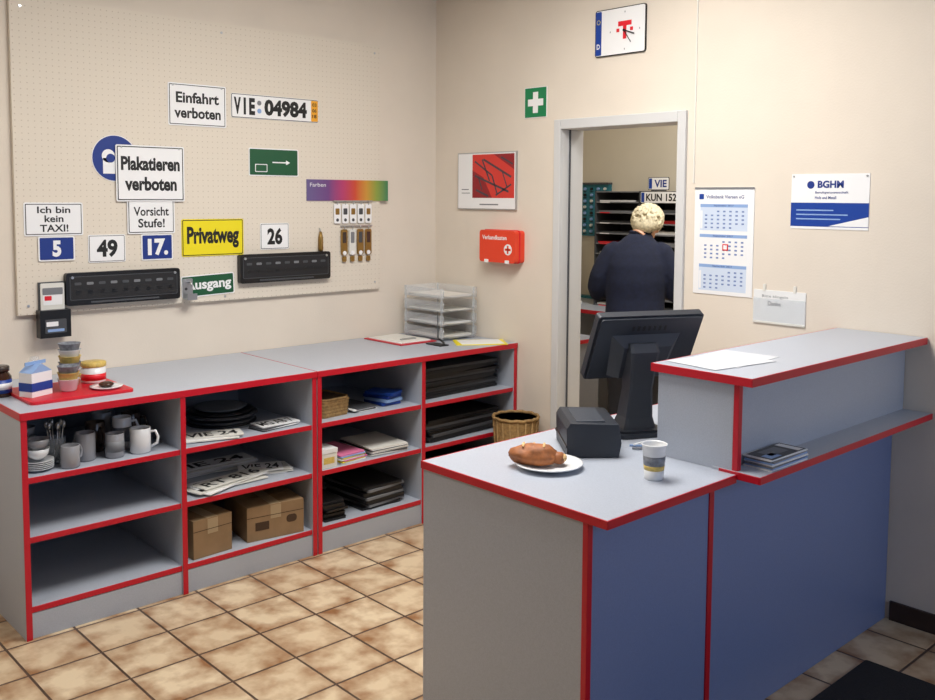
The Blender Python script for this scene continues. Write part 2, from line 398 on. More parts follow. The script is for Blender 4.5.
# ---------------------------------------------------------------- back wall items
def clk(b,w,h,zz):
    b.rr(-w/2+.022,0,.036,h-.014,.005,zz,zz+.001,'blue')
    for k in range(10):
        a=k*math.pi/5;b.disc(-w/2+.022+.01*math.cos(a),.055+.01*math.sin(a),.0022,zz+.001,zz+.0014,'yellow',6)
    b.text('D',-w/2+.012,-w/2+.032,-.075,-.05,zz+.0014,'white')
    b.box(-.01,.07,.022,.045,zz,zz+.001,'signred');b.box(.02,.04,-.04,.045,zz,zz+.0012,'signred');b.box(-.02,-.003,-.005,.012,zz,zz+.001,'signred');b.box(.062,.079,-.005,.012,zz,zz+.001,'signred')
    for k in range(0,12,3):
        a=k*math.pi/6;x_,y_=.03+.088*math.sin(a),.088*math.cos(a);b.box(x_-.002,x_+.002,y_-.004,y_+.004,zz,zz+.0008,'grey')
    b.tube([(.03,0,zz+.006),(.09,-.022,zz+.006)],.003,'textblack',6);b.tube([(.03,0,zz+.008),(.072,-.06,zz+.008)],.0022,'textblack',6);b.disc(.03,0,.006,zz,zz+.01,'textblack',12)
sgn('wall_clock',1.215,1.52,2.34,2.565,[('textblack',0),('white',.004)],[],x=-.0005,r=.012,t=.010,Mf=MB,extra=clk)
b=B(MB(.81,2.15));b.box(-.08,.08,-.08,.08,0,.003,'white');b.box(-.077,.077,-.077,.077,.003,.0035,'agreen');b.box(-.018,.018,-.055,.055,.0035,.0045,'white');b.box(-.055,.055,-.018,.018,.0035,.0042,'white');b.make('first_aid_sign')
b=B(MB(.445,1.74));w,h=.47,.32
b.box(-w/2,w/2,-h/2,h/2,0,.012,'silver');b.box(-w/2+.006,w/2-.006,-h/2+.006,h/2-.006,.012,.013,'white')
cx0,cx1,cy0,cy1=-.11,w/2-.012,-h/2+.065,h/2-.012
b.box(cx0,cx1,cy0,cy1,.013,.0134,'picred')
b.prism([(cx0,cy0),(.05,cy0),(-.02,.02),(cx0,.06)],.0134,.0136,'picdark');b.prism([(.06,cy1),(cx1,cy1),(cx1,.06)],.0134,.0136,'picdark')
for (x0_,y0_,x1_,y1_,t_) in((-.09,.03,.18,-.06,.012),(-.02,.12,.2,.02,.012),(-.08,-.05,.02,-.085,.012),(-.09,.11,.05,.03,.01),(.08,-.08,.2,-.02,.01),(.12,.13,.21,.09,.01),(.05,.03,.09,-.07,.01),(-.03,.12,.03,.0,.01),(.13,.05,.17,-.04,.008),(-.06,.02,-.03,-.05,.008)):
    dx_,dy_=x1_-x0_,y1_-y0_;l=math.hypot(dx_,dy_);nx,ny=-dy_/l*t_/2,dx_/l*t_/2
    b.prism([(x0_-nx,y0_-ny),(x1_-nx,y1_-ny),(x1_+nx,y1_+ny),(x0_+nx,y0_+ny)],.0136,.0139,'stair_grey')
b.box(-.20,-.14,-.05,-.045,.013,.0134,'grey');b.box(-.20,-.13,-.07,-.066,.013,.0134,'grey');b.box(-.05,.1,-.135,-.128,.013,.0134,'grey')
b.make('framed_picture',bevel=.001)
b=B(MB(.60,1.382));b.rr(0,0,.275,.175,.018,0,.075,'boxred');b.rr(0,0,.281,.181,.018,.034,.041,'signred');b.rr(-.08,-.082,.03,.018,.003,.06,.079,'white');b.rr(.08,-.082,.03,.018,.003,.06,.079,'white')
b.text('Verbandkasten',-.115,.075,.036,.06,.0756,'white',.02);b.disc(.085,-.015,.030,.075,.0756,'white',28);b.box(.079,.091,-.037,.007,.0756,.0762,'boxred');b.box(.063,.107,-.021,-.009,.0756,.0762,'boxred')
b.make('first_aid_box',bevel=.003)
# calendar
b=B(MB(1.96,1.46));w,h=.30,.48
b.box(-w/2,w/2,-h/2,h/2,.0,.003,'white');b.box(-w/2,w/2,h/2-.008,h/2,.003,.006,'grey')
b.text('Volksbank Viersen eG',-.09,.10,h/2-.05,h/2-.035,.0035,'navyblue',.01);b.rr(-.115,h/2-.042,.024,.024,.003,.003,.0035,'blue')
for k in range(3):
    y=.165-k*.135
    b.box(-.12,.12,y-.118,y,.003,.0034,'cellblue' if k!=1 else 'white');b.box(-.12,.12,y-.014,y,.0034,.0038,'lblue');b.text('September 2017',-.05,.05,y-.012,y-.003,.004,'navyblue',.01)
    for i in range(5):
        for j in range(7):
            if (i==0 and j<2+k) or (i==4 and j>4-k):continue
            b.box(-.095+j*.031,-.083+j*.031,y-.036-i*.018,y-.029-i*.018,.0038,.0041,'digit')
    b.box(-.118,-.108,y-.11,y-.03,.0034,.0038,'white')
b.box(.0,.028,-.04,-.012,.0042,.006,'signred');b.box(.005,.023,-.035,-.017,.006,.0062,'white');b.make('wall_calendar')
# info poster
b=B(MB(2.445,1.64));w,h=.33,.225
b.box(-w/2,w/2,-h/2,h/2,0,.002,'white');b.box(-w/2,w/2,-h/2+.01,-.005,.002,.0024,'blue');b.text('BGHM',-.05,.06,.055,.085,.0028,'navyblue',.04)
b.disc(-.08,.068,.016,.002,.0026,'navyblue',20);b.text('Berufsgenossenschaft',-.06,.08,.03,.042,.0028,'navyblue',.01);b.text('Holz und Metall',-.06,.03,.01,.022,.0028,'navyblue',.01)
for k,(a,c) in enumerate(((-.14,.02),(-.14,.08),(-.14,.05))):b.box(a,c,-.038-k*.018,-.033-k*.018,.0024,.0028,'lblue')
b.prism([(.0,-.1),(.165,-.1),(.165,-.06)],.0024,.003,'white')
for sx_ in(-1,1):b.disc(sx_*.155,.103,.004,.002,.005,'silver',8)
b.make('info_poster')
b=B(MB(2.24,1.195));b.box(-.12,.12,-.07,.065,0,.004,'paper');b.box(-.12,.12,-.075,.03,.005,.006,'plastic');b.box(-.12,.12,-.078,-.07,0,.007,'offwhite')
for sx_ in(-.07,.07):b.rr(sx_,.075,.012,.03,.003,0,.006,'offwhite')
b.text('Bitte klingeln',-.08,.04,.03,.045,.0042,'grey',0);b.text('Danke',-.05,.01,.0,.018,.0062,'grey',0);b.make('wall_document_pocket')

# ---------------------------------------------------------------- shelving units
HS=.856;D=.70
def shelf(y0,y1,yd):
    b=B();t=.022;e=.004
    b.box(.004,D-e,y0,y1,HS-.028,HS,'laminate');b.box(D-e,D,y0,y1,HS-.028,HS,'red')
    b.box(.006,D,y0-e,y0,HS-.028,HS,'red')
    for y in(y0,yd-t/2,y1-t):
        b.box(.01,D-.004-e,y,y+t,0,HS-.028,'laminate');b.box(D-.004-e,D-.004,y,y+t,0,HS-.028,'red')
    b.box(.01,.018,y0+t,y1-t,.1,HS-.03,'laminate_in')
    for (a,c) in((y0+t,yd-t/2),(yd+t/2,y1-t)):
        for z in(.122,.386,.61):
            b.box(.018,D-.012-e,a,c,z-.022,z,'laminate');b.box(D-.012-e,D-.012,a,c,z-.022,z,'red')
        b.box(D-.034,D-.014,a,c,0,.098,'laminate')
    return b.make('shelving_unit',bevel=.0012)
shelf(-2.583,-1.309,-1.955);shelf(-1.303,-.006,-.672)

# ---------------------------------------------------------------- reception counter
b=B();HC=.837;HR=1.131;e=.004;X0,X1=2.072,2.807;YN=-1.842;YR=-1.242;YB=-1.238
b.box(X0+e,X1-e,YN+e,YR,HC-.024,HC,'laminate');b.box(X0+e,2.60,YR,-.004,HC-.024,HC,'laminate');b.box(2.60,2.745,YR,YB+.03,HC-.024,HC,'laminate')
b.box(X0,X0+e,YN,-.004,HC-.024,HC,'red');b.box(X0+e,X1,YN,YN+e,HC-.024,HC,'red');b.box(X1-e,X1,YN+e,YR,HC-.024,HC,'red')
PX=2.738;zt=HC-.024
b.box(X0+.002,PX-.018,-1.832,-1.812,0,zt,'laminate')
b.box(PX-.018,PX,-1.835,-1.815,0,zt,'red')
b.box(PX-.02,PX-.002,-1.815,-1.276,0,zt,'laminate_daylit')
b.box(PX-.02,PX+.002,-1.276,-1.252,0,zt,'red')
b.box(PX-.02,PX-.002,-1.252,-.004,0,zt,'laminate_daylit')
b.box(X0+.02,X0+.04,-.03,-.004,0,zt,'laminate');b.box(X0+.02,PX-.02,-.026,-.004,0,zt,'laminate');b.box(X0+.05,PX-.02,-1.27,-1.25,0,zt,'laminate')
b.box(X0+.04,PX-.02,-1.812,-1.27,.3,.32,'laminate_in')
b.box(2.515,2.785,YB+.004,YB+.024,HC,HR-.026,'laminate');b.box(2.785,2.803,YB+.004,YB+.024,HC,HR-.026,'red')
b.box(2.755,2.773,YB+.024,-.004,HC,HR-.026,'laminate');b.box(2.515,2.53,YB+.024,-.004,HC,HR-.026,'laminate')
b.box(2.50,2.850,YB-.008,-.004,HR-.026,HR,'laminate')
b.box(2.850,2.854,YB-.012,-.004,HR-.026,HR,'red');b.box(2.50,2.850,YB-.012,YB-.008,HR-.026,HR,'red');b.box(2.496,2.50,YB-.012,-.004,HR-.026,HR,'red')
b.box(2.72,2.880,YB,-.004,HC-.014,HC+.008,'laminate');b.box(2.880,2.884,YB-.004,-.004,HC-.014,HC+.008,'red');b.box(2.745,2.880,YB-.004,YB,HC-.014,HC+.008,'red')
b.make('reception_counter',bevel=.001)

# ---------------------------------------------------------------- counter objects
nrm=Vector((.904,-.421,0)).normalized();wd=Vector((-nrm.y,nrm.x,0));Z=Vector((0,0,1))
t=math.radians(28)
up=Z*math.cos(t)+nrm*math.sin(t);n2=nrm*math.cos(t)-Z*math.sin(t)
b=B()
Mm=MT((2.30,-1.03,1.140),wd,up,n2)
b.rr(0,0,.40,.262,.010,-.022,.006,'monitor',Mm);b.rr(0,0,.385,.248,.01,.006,.016,'monitor',Mm)
b.rr(0,.006,.355,.215,.004,-.0225,-.0218,'screen',Mm)
V=[(-.12,-.11,.016),(.10,-.11,.016),(.12,.06,.016),(-.14,.06,.016),(-.09,-.10,.05),(.07,-.10,.05),(.08,.03,.05),(-.10,.03,.05)]
b.add(V,[(0,1,5,4),(1,2,6,5),(2,3,7,6),(3,0,4,7),(4,5,6,7),(3,2,1,0)],'monitor2',False,Mm)
for k in range(7):b.box(-.07+k*.02,-.06+k*.02,.075,.095,.016,.0165,'black',Mm)
Ms=MT((2.29,-1.06,HC+.001),wd,-nrm,Z)
b.rr(0,0,.20,.18,.03,0,.014,'monitor',Ms);b.rr(0,0,.17,.15,.03,.014,.022,'monitor',Ms)
secs=[(0,0,.02,.062,.045),(0,-.005,.06,.051,.034),(0,-.02,.16,.044,.028),(0,-.035,.24,.048,.03),(0,-.045,.29,.054,.03),(0,-.035,.32,.05,.026)]
V=[];F=[]
for (cx_,cy_,cz_,rx,ry) in secs:
    for (sx_,sy_) in((-1,-1),(-.8,-1.15),(.8,-1.15),(1,-1),(1,1),(-1,1)):V.append((cx_+sx_*rx,cy_+sy_*ry,cz_))
for j in range(len(secs)-1):
    for i in range(6):F.append((j*6+i,j*6+(i+1)%6,(j+1)*6+(i+1)%6,(j+1)*6+i))
F+=[list(range(6))[::-1],[(len(secs)-1)*6+i for i in range(6)]]
b.add(V,F,'monitor2',False,Ms)
b.make('computer_monitor',bevel=.003)
# receipt printer
b=B(TR(2.318,-1.345,HC+.001,-40))
P=[(-.082,0),(.082,0),(.090,.045),(.080,.106),(-.072,.110),(-.084,.09)]
M2=Matrix(((0,0,1,0),(1,0,0,0),(0,1,0,0),(0,0,0,1)))
b.prism(P,-.12,.12,'monitor',M2)
b.box(-.095,.095,-.05,.042,.107,.112,'monitor2');b.box(-.121,.121,-.086,-.080,.03,.04,'black')
b.make('receipt_printer',bevel=.003)
# cables
b=B()
def cab(pts,r,m,bb):
    P=[];pts=[Vector(p_) for p_ in pts]
    for i in range(len(pts)-1):
        p0=pts[max(i-1,0)];p1=pts[i];p2=pts[i+1];p3=pts[min(i+2,len(pts)-1)]
        for k in range(6):
            u=k/6;P.append(.5*((2*p1)+(p2-p0)*u+(2*p0-5*p1+4*p2-p3)*u*u+(3*p1-p0-3*p2+p3)*u**3))
    P.append(pts[-1]);bb.tube(P,r,m,6)
cab([(2.40,-1.225,.842),(2.43,-1.20,.842),(2.46,-1.16,.842),(2.46,-1.02,.842),(2.46,-.92,.842),(2.43,-.8,.842)],.0035,'lblue',b)
cab([(2.43,-1.25,.842),(2.47,-1.2,.842),(2.48,-1.1,.842),(2.48,-.9,.842),(2.46,-.6,.842)],.0035,'grey',b)
cab([(2.42,-1.23,.848),(2.445,-1.19,.858),(2.455,-1.12,.85),(2.455,-1.0,.848)],.003,'white',b)
b.make('cable_bundle')
# plate with pastry
b=B(TR(2.385,-1.60,HC+.0005))
b.lathe([(.0,.002),(.055,.002),(.058,.0),(.066,.003),(.102,.014),(.104,.017),(.101,.018),(.068,.008),(.05,.007),(0,.007)],'ceramic',40)
b.make('plate')
def bread(v):
    x,y,z=v;d_=1+.14*noise.noise(Vector((x*1.6,y*1.6,z*1.6)))+.05*noise.noise(Vector((x*5,y*5,z*5)))
    return (x*d_,y*d_,max(z*d_,-.62))
b=B(TR(2.352,-1.628,HC+.0365,40))
b.ell((0,0,0),(.076,.050,.036),'bread',40,22,fn=lambda x,y,z:bread((x,y,z)))
b.ell((.068,.004,-.008),(.028,.028,.020),'bread',24,14,fn=lambda x,y,z:bread((x,y,z)));b.ell((.088,.004,-.006),(.010,.018,.012),'bread_in',14,8)
for k in range(3):b.ell((-.033+k*.031,0,.031),(.005,.028,.005),'bread_in',12,8)
b.make('bread_roll')
# paper cup
b=B(TR(2.665,-1.455,HC+.0005,0,.93))
b.lathe([(.0,.0),(.028,0),(.029,.002),(.0315,.03)],'ceramic',36)
b.lathe([(.0315,.03),(.033,.045)],'cupyel',36);b.lathe([(.033,.045),(.0355,.075)],'cupband',36)
b.lathe([(.0355,.075),(.038,.104),(.040,.108),(.041,.111),(.039,.112),(.037,.108),(.0345,.085)],'ceramic',36)
b.lathe([(0,.085),(.0348,.085)],'coffee',36)
b.make('paper_cup')
b=B(TR(2.62,-1.03,HR));
for k,(dx_,dy_,a) in enumerate(((0,.04,4),(.01,-.03,-8))):
    b.box(-.10,.10,-.145,.145,.0005+k*.0012,.001+k*.0012,'paper_dull',TR(dx_,dy_,0,a))
b.make('paper_sheets')
# brochure stack
b=B(TR(2.830,-1.06,HC+.008,0))
for k in range(7):
    b.box(-.048+.002*(k%3),.046+.002*(k%2),-.105+.004*(k%2),.105+.003*(k%3),k*.005+.0003,k*.005+.005,('paper','lblue','grey')[k%3],TR(0,0,0,(k%3-1)*1.5))
z=.0353
b.box(-.045,.045,-.10,.10,z,z+.0004,'dgrey');b.box(-.03,.02,-.06,.04,z+.0004,z+.0008,'grey');b.box(-.04,.04,.06,.09,z+.0004,z+.0008,'white');b.box(0,.035,-.09,-.03,z+.0004,z+.0008,'lblue')
b.make('brochure_stack')

# ---------------------------------------------------------------- wicker basket
b=B(TR(.845,-.165,0,0,.93))
rows=26;prof=[];
for j in range(rows+1):
    z=j/rows*.53;prof.append((.090+.038*(z/.53)**.8,z))
b.lathe([(0,.004)]+prof,'wicker',72,mod=lambda a,j:.0045*math.sin(a*18+(j%2)*math.pi) if j>0 else 0)
b.lathe([(p_[0]-.008,p_[1]) for p_ in prof][::-1]+[(0,.012)],'wicker_d',48)
for k in range(18):
    a=k*2*math.pi/18;b.tube([(.093*math.cos(a),.093*math.sin(a),.0),(.130*math.cos(a),.130*math.sin(a),.53)],.004,'wicker',6)
R=.129
b.tube([(R*math.cos(2*math.pi*k/40),R*math.sin(2*math.pi*k/40),.535+.003*math.sin(k*2)) for k in range(41)],.009,'wicker',8)
b.make('wicker_basket')

# ---------------------------------------------------------------- document trays on shelf
b=B(TR(.245,-.175,HS+.0005,0))
for k in range(4):
    z=.012+k*.074
    b.box(-.17,.17,-.125,.125,z,z+.003,'plastic')
    b.box(-.17,.17,-.125,-.122,z,z+.055,'plastic');b.box(-.17,.17,.122,.125,z,z+.055,'plastic');b.box(-.17,-.167,-.122,.122,z,z+.055,'plastic')
    b.tube([(.17,-.122,z+.055),(.17,-.122,z+.015),(.17,-.06,z+.004),(.17,.06,z+.004),(.17,.122,z+.015),(.17,.122,z+.055)],.002,'silver',6)
    for (x_,y_) in((-.16,-.12),(.15,-.12),(-.16,.12),(.15,.12)):b.box(x_-.004,x_+.004,y_-.004,y_+.004,max(z-.02,0),z+.055,'glass')
    n=(3,2,1,3)[k]
    for i in range(n):b.box(-.15,.15,-.105,.105,z+.004+i*.004,z+.007+i*.004,'paper' if i%2 else 'offwhite',TR(0,0,0,(i-1)*1.2))
b.make('document_tray_stack')
b=B(TR(.21,-.438,HS,0));b.box(-.165,.165,-.125,.125,.0005,.006,'red');b.box(-.15,.14,-.105,.105,.006,.010,'paper');b.box(-.14,.13,-.09,.1,.010,.013,'offwhite',TR(0,0,0,3));b.box(.06,.08,-.05,.05,.013,.02,'silver')
b.make('clipboard',bevel=.001)
b=B(TR(.47,-.39,HS,0));b.tube([(-.04,.04,.03),(.03,.02,.013),(.055,.0,.006)],[.004,.006,.008],'black',8);b.tube([(-.04,.04,.03),(-.06,.055,.15)],.0035,'dgrey',8);b.box(-.06,.06,-.03,.03,.0005,.006,'black');b.make('pen_holder')
b=B(TR(.56,-.16,HS,-35));b.box(-.09,.09,-.14,.14,.0005,.004,'yellow');b.box(-.075,.08,-.115,.12,.004,.0055,'paper',TR(0,0,0,4));b.make('yellow_folder')

# ---------------------------------------------------------------- crockery on the shelf top (left)
b=B(TR(.42,-2.31,HS));b.rr(0,0,.34,.40,.02,.0,.006,'red');b.rr(0,0,.34,.40,.02,.006,.012,'signred');b.rr(0,0,.32,.38,.018,.0122,.0126,'red');b.make('serving_tray')
ZT=HS+.013
b=B(TR(.33,-2.545,HS,0,1.12));b.lathe([(0,0),(.036,0),(.04,.006),(.04,.07),(.03,.085),(.03,.09)],'brownglass',28);b.lathe([(.0405,.015),(.0408,.062)],'blue',28);b.lathe([(.0409,.028),(.0409,.05)],'white',28);b.lathe([(.0,.09),(.034,.09),(.034,.105),(.03,.108),(0,.108)],'ceramic_b',28);b.make('coffee_jar')
b=B(TR(.46,-2.45,ZT,25,1.1));b.box(-.03,.03,-.045,.045,.0,.085,'white');b.box(-.031,.031,-.046,.046,.02,.05,'blue');b.prism([(-.045,.085),(.045,.085),(0,.115)],-.03,.03,'lblue',MT((0,0,0),(0,1,0),(0,0,1),(1,0,0)));b.box(-.002,.002,-.045,.045,.11,.122,'lblue');b.make('milk_carton')
b=B(TR(.36,-2.42,ZT));b.lathe([(0,0),(.03,0),(.03,.11),(.02,.12),(.016,.135),(0,.136)],'plastic',24);b.lathe([(.0305,.03),(.0305,.08)],'lblue',24);b.make('sugar_dispenser')
b=B(TR(.46,-2.325,ZT,0,1.18))
for k in range(3):
    z=k*.022
    b.lathe([(.022,z),(.026,z+.004),(.034,z+.04),(.036,z+.042),(.034,z+.042),(.024,z+.008),(0,z+.006)],('ceramic','cupyel','cupband')[k],28)
b.make('stacked_cups')
b=B(TR(.38,-2.29,ZT,0,1.18));
for k in range(6):
    z=k*.022;b.lathe([(.022,z),(.026,z+.004),(.036,z+.04),(.038,z+.042),(.036,z+.042),(.024,z+.008),(0,z+.006)],('cupyel','ceramic','cupband')[k%3],28)
b.make('stacked_cups')
b=B(TR(.34,-2.18,ZT,0,1.1));b.lathe([(0,0),(.043,0),(.045,.004),(.045,.06)],'ceramic',32);b.lathe([(.0455,.01),(.0455,.035)],'signred',32);b.lathe([(.046,.06),(.047,.062),(.047,.075),(.044,.078),(0,.079)],'cupyel',32);b.make('cookie_tin')
b=B(TR(.50,-2.19,ZT));b.lathe([(0,0),(.05,0),(.062,.006),(.064,.01),(.05,.006),(0,.004)],'ceramic',32);b.ell((0,0,.015),(.03,.03,.012),'brownglass',16,10);b.make('saucer')

# mugs
def mug(x,y,z,rz,m1,r=.04,h=.095,band=None):
    b=B(TR(x,y,z,rz))
    b.lathe([(0,0),(r*.9,0),(r,.004),(r,h-.002),(r-.0015,h),(r-.004,h-.002),(r-.004,.01),(0,.008)],m1,30)
    if band:b.lathe([(r+.0004,h*.25),(r+.0004,h*.7)],band,30)
    b.tube([(r-.002,0,h*.82),(r+.018,0,h*.84),(r+.028,0,h*.6),(r+.024,0,h*.34),(r-.002,0,h*.2)],.0055,m1,10)
    b.make('coffee_mug')
ZB=.611
mug(.61,-2.10,ZB,60,'ceramic',.041,.10)
mug(.58,-2.31,ZB,200,'ceramic_g',.038,.11)
mug(.61,-2.205,ZB,140,'ceramic_g',.036,.095,'grey')
mug(.50,-2.13,ZB,80,'ceramic',.038,.13,'cupband')
mug(.47,-2.23,ZB,10,'ceramic_b',.038,.12)
mug(.40,-2.05,ZB,50,'ceramic_b',.04,.12)
mug(.36,-2.16,ZB,50,'ceramic_g',.04,.13)
mug(.64,-2.39,ZB,120,'ceramic_g',.035,.085)
b=B(TR(.54,-2.41,ZB));b.lathe([(0,0),(.034,0),(.038,.10),(.036,.10),(.032,.006),(0,.006)],'glass',26)
for k in range(6):
    a=k*1.05;b.tube([(.012*math.cos(a),.012*math.sin(a),.01),(.030*math.cos(a),.030*math.sin(a),.14)],.003,'silver',6);b.ell((.032*math.cos(a),.032*math.sin(a),.15),(.008,.008,.014),'silver',10,6)
b.make('cutlery_jar')
for (x_,y_,n) in((.60,-2.495,5),(.43,-2.49,7)):
    b=B(TR(x_,y_,ZB))
    for k in range(n):
        z=k*.007;b.lathe([(.02,z),(.03,z+.001),(.056,z+.011),(.057,z+.013),(.055,z+.013),(.03,z+.004),(0,z+.003)],'ceramic',30)
    z=n*.007+.008;b.lathe([(.018,z),(.036,z+.015),(.042,z+.04),(.040,z+.04),(.033,z+.016),(0,z+.006)],'ceramic',28);b.lathe([(.018,z+.036),(.036,z+.051),(.042,z+.076),(.040,z+.076),(.033,z+.052),(0,z+.042)],'ceramic_g',28)
    b.make('stacked_saucers')

# bay 2
def plstack(name,x,y,z,rz,n,L_=.52,Wd=.11,th=.004,ms=('white','offwhite'),jit=10,txt=True,dx=.01,seed=0):
    b=B(TR(x,y,z,rz));rnd=random.Random(int(x*1000+y*777+z*99)+seed)
    for k in range(n):
        M_=TR(rnd.uniform(-dx,dx),rnd.uniform(-dx*2,dx*2),0,rnd.uniform(-jit,jit))
        b.rr(0,0,Wd,L_,.008,k*th+.0003,k*th+th,ms[k%len(ms)],M_)
        if txt and k>=n-3:
            Mt=M_@Matrix.Rotation(math.radians(90),4,'Z')
            b.text(rnd.choice(('VIE 24','MG AB 7','RT 816')),-L_*.42,L_*.42,-Wd*.32,Wd*.32,k*th+th+.0003,'textblack',.02,Mt)
    return b.make(name)
plstack('license_plate_stack',.575,-1.70,.387,14,6,L_=.36,Wd=.10,jit=13,dx=.012)
plstack('license_plate_stack',.50,-1.47,.387,-16,5,L_=.20,Wd=.13,jit=10,dx=.012,seed=3)
plstack('license_plate_stack',.34,-1.68,.387,-4,9,L_=.44,jit=7,dx=.012,seed=5)
plstack('license_plate_stack',.595,-1.79,.611,-14,4,L_=.26,jit=10,dx=.01)
b=B(TR(.34,-1.60,.611))
for k in range(5):
    r=.16-.012*(k%3);z=k*.012;cx_=.01*(k%2)
    b.lathe([(r-.035,z),(r,z),(r+.003,z+.005),(r,z+.011),(r-.035,z+.011),(r-.035,z)],'black' if k%2==0 else 'dgrey',40,M=TR(cx_,0,0))
b.lathe([(0,.06),(.10,.06),(.12,.072),(.10,.07),(0,.066)],'grey',32)
b.make('plate_ring_stack')
plstack('license_plate_stack',.59,-1.47,.611,6,4,L_=.20,jit=6,dx=.01,ms=('dgrey','white'))
def carton(x,y,z,w,d_,h,rz,open_=False,lab=False):
    b=B(TR(x,y,z,rz));t_=.004
    b.box(-d_/2,d_/2,-w/2,w/2,0,t_,'cardboard')
    b.box(d_/2-t_,d_/2,-w/2,w/2,t_,h,'cardboard');b.box(-d_/2,-d_/2+t_,-w/2,w/2,t_,h,'cardboard')
    b.box(-d_/2+t_,d_/2-t_,-w/2,-w/2+t_,t_,h,'cardboard');b.box(-d_/2+t_,d_/2-t_,w/2-t_,w/2,t_,h,'cardboard')
    b.box(-d_/2,-.002,-w/2,w/2,h,h+t_,'cardboard');b.box(.002,d_/2,-w/2,w/2,h,h+t_,'cardboard');b.box(-d_/2,d_/2,-.025,.025,h+t_,h+t_+.0005,'tape')
    b.box(d_/2,d_/2+.0006,-.025,.025,h*.6,h,'tape')
    b.box(d_/2,d_/2+.0008,-w/2,w/2,h-.045,h-.042,'cardboard_d')
    if lab:
        b.rr(0,0,.05,.035,.015,0,.001,'cardboard_d',MT((d_/2+.0003,w*.28,h*.5),(0,1,0),(0,0,1),(1,0,0)))
        b.box(d_/2+.0006,d_/2+.0012,-w*.36,-w*.12,h*.3,h*.55,'cardboard_d')
    b.make('cardboard_box',bevel=.001)
carton(.55,-1.82,.123,.185,.22,.16,4)
carton(.52,-1.485,.123,.27,.28,.15,-8,lab=True)
# bay 3
b=B(TR(.52,-1.16,.611,5))
for z in range(10):
    b.rr(0,0,.20+.001*z+(.004 if z%2 else 0),.16+.001*z+(.004 if z%2 else 0),.02,z*.008,z*.008+.0075,'wicker')
b.rr(0,0,.195,.16,.02,.08,.083,'cardboard_d');b.tube([(.105,-.06,.085),(.105,.06,.085),(.08,.083,.085),(-.08,.083,.085),(-.105,.06,.085),(-.105,-.06,.085),(-.08,-.083,.085),(.08,-.083,.085),(.105,-.06,.085)],.006,'wicker',8)
b.make('storage_basket')
b=B(TR(.52,-.80,.611));
for k in range(4):b.rr(0,.0,.16,.12,.01,.001+k*.016,.015+k*.016,('blue','lblue','navyblue','blue')[k],TR(.01*(k%2),0,0,k*9))
b.make('blue_sticker_packs',bevel=.001)
plstack('paper_stack',.52,-.98,.611,4,5,L_=.13,Wd=.22,ms=('paper','dgrey','paper'),txt=False,jit=4)
b=B(TR(.62,-1.225,.387,0));b.box(-.05,.05,-.045,.045,0,.085,'offwhite');b.box(-.052,.052,-.047,.047,.07,.09,'white');b.box(.0501,.0508,-.03,.03,.02,.05,'cupyel');b.make('small_white_box',bevel=.001)
plstack('colored_paper_stack',.54,-1.085,.387,4,7,L_=.15,Wd=.24,ms=('paper','yellow','pink','paper','yellow','lblue','pink'),txt=False,jit=4,th=.006,dx=.004)
plstack('paper_stack',.52,-.85,.387,-3,8,L_=.22,Wd=.28,ms=('paper','offwhite','dgrey'),txt=False,jit=4,th=.005,dx=.004)
plstack('plate_holder_stack',.44,-1.16,.123,88,8,L_=.40,Wd=.12,ms=('black','blackm'),txt=False,jit=5,th=.011,dx=.01)
plstack('plate_holder_stack',.47,-.88,.123,4,9,L_=.24,Wd=.34,ms=('black','grey','blackm'),txt=False,jit=5,th=.012,dx=.008)
# bay 4
plstack('plate_holder_stack',.42,-.34,.611,2,11,L_=.55,Wd=.36,ms=('black','blackm','dgrey','black'),txt=False,jit=3,th=.014,dx=.008)
plstack('plate_holder_stack',.46,-.34,.387,2,8,L_=.53,Wd=.34,ms=('black','blackm','dgrey'),txt=False,jit=3,th=.014,dx=.008)
plstack('plate_holder_stack',.44,-.34,.123,2,7,L_=.53,Wd=.34,ms=('black','blackm'),txt=False,jit=2,th=.014,dx=.006)

# ---------------------------------------------------------------- doormat
b=B();b.rr(3.42,-1.15,1.14,1.46,.01,.0,.012,'doormat');b.make('doormat')

# ---------------------------------------------------------------- back office
b=B();b.box(-1.1,.62,1.52,2.19,.82,.848,'laminate');b.box(-1.1,.624,1.516,1.52,.82,.848,'red');b.box(.62,.624,1.52,2.19,.82,.848,'red')
for x_ in(-1.09,-.3,.598):
    b.box(x_,x_+.02,1.54,2.18,0,.82,'laminate');b.box(x_,x_+.02,1.536,1.54,0,.82,'red')
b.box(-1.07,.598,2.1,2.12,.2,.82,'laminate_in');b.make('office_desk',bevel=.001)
b=B();x0,x1,y0,y1,z0,z1=-.27,.55,1.80,2.10,.848,1.70
for x_ in(x0,(x0+x1)/2-.006,x1-.012):b.box(x_,x_+.012,y0,y1,z0,z1,'dgrey')
n=11
for k in range(n+1):
    z=z0+k*(z1-z0-.01)/n;b.box(x0,x1,y0,y1,z,z+.008,'grey')
    if k<n:
        for c_ in range(2):
            xa=x0+.02+c_*(x1-x0)/2;b.box(xa,xa+.33,y0+.02+(k%3)*.01,y1-.02,z+.009,z+.02+.01*((k*3+c_)%3),('paper','dgrey','signred','grey','dgrey')[(k*2+c_)%5])
            b.box(xa+.03,xa+.12,y0-.002,y0,z+.0005,z+.0075,'white' if (k+c_)%3 else 'signred')
b.box(x0,x1,y1-.006,y1,z0,z1,'dgrey');b.make('form_sorter_rack')
b=B(MB(.33,1.655,1.797));b.rr(0,-.0,.36,.085,.008,0,.003,'textblack');b.rr(0,-.0,.352,.077,.008,.003,.0035,'white');b.box(-.172,-.145,-.034,.034,.0035,.0038,'blue');b.text('KUN 1524',-.13,.16,-.026,.026,.004,'textblack',.03);b.make('license_plate')
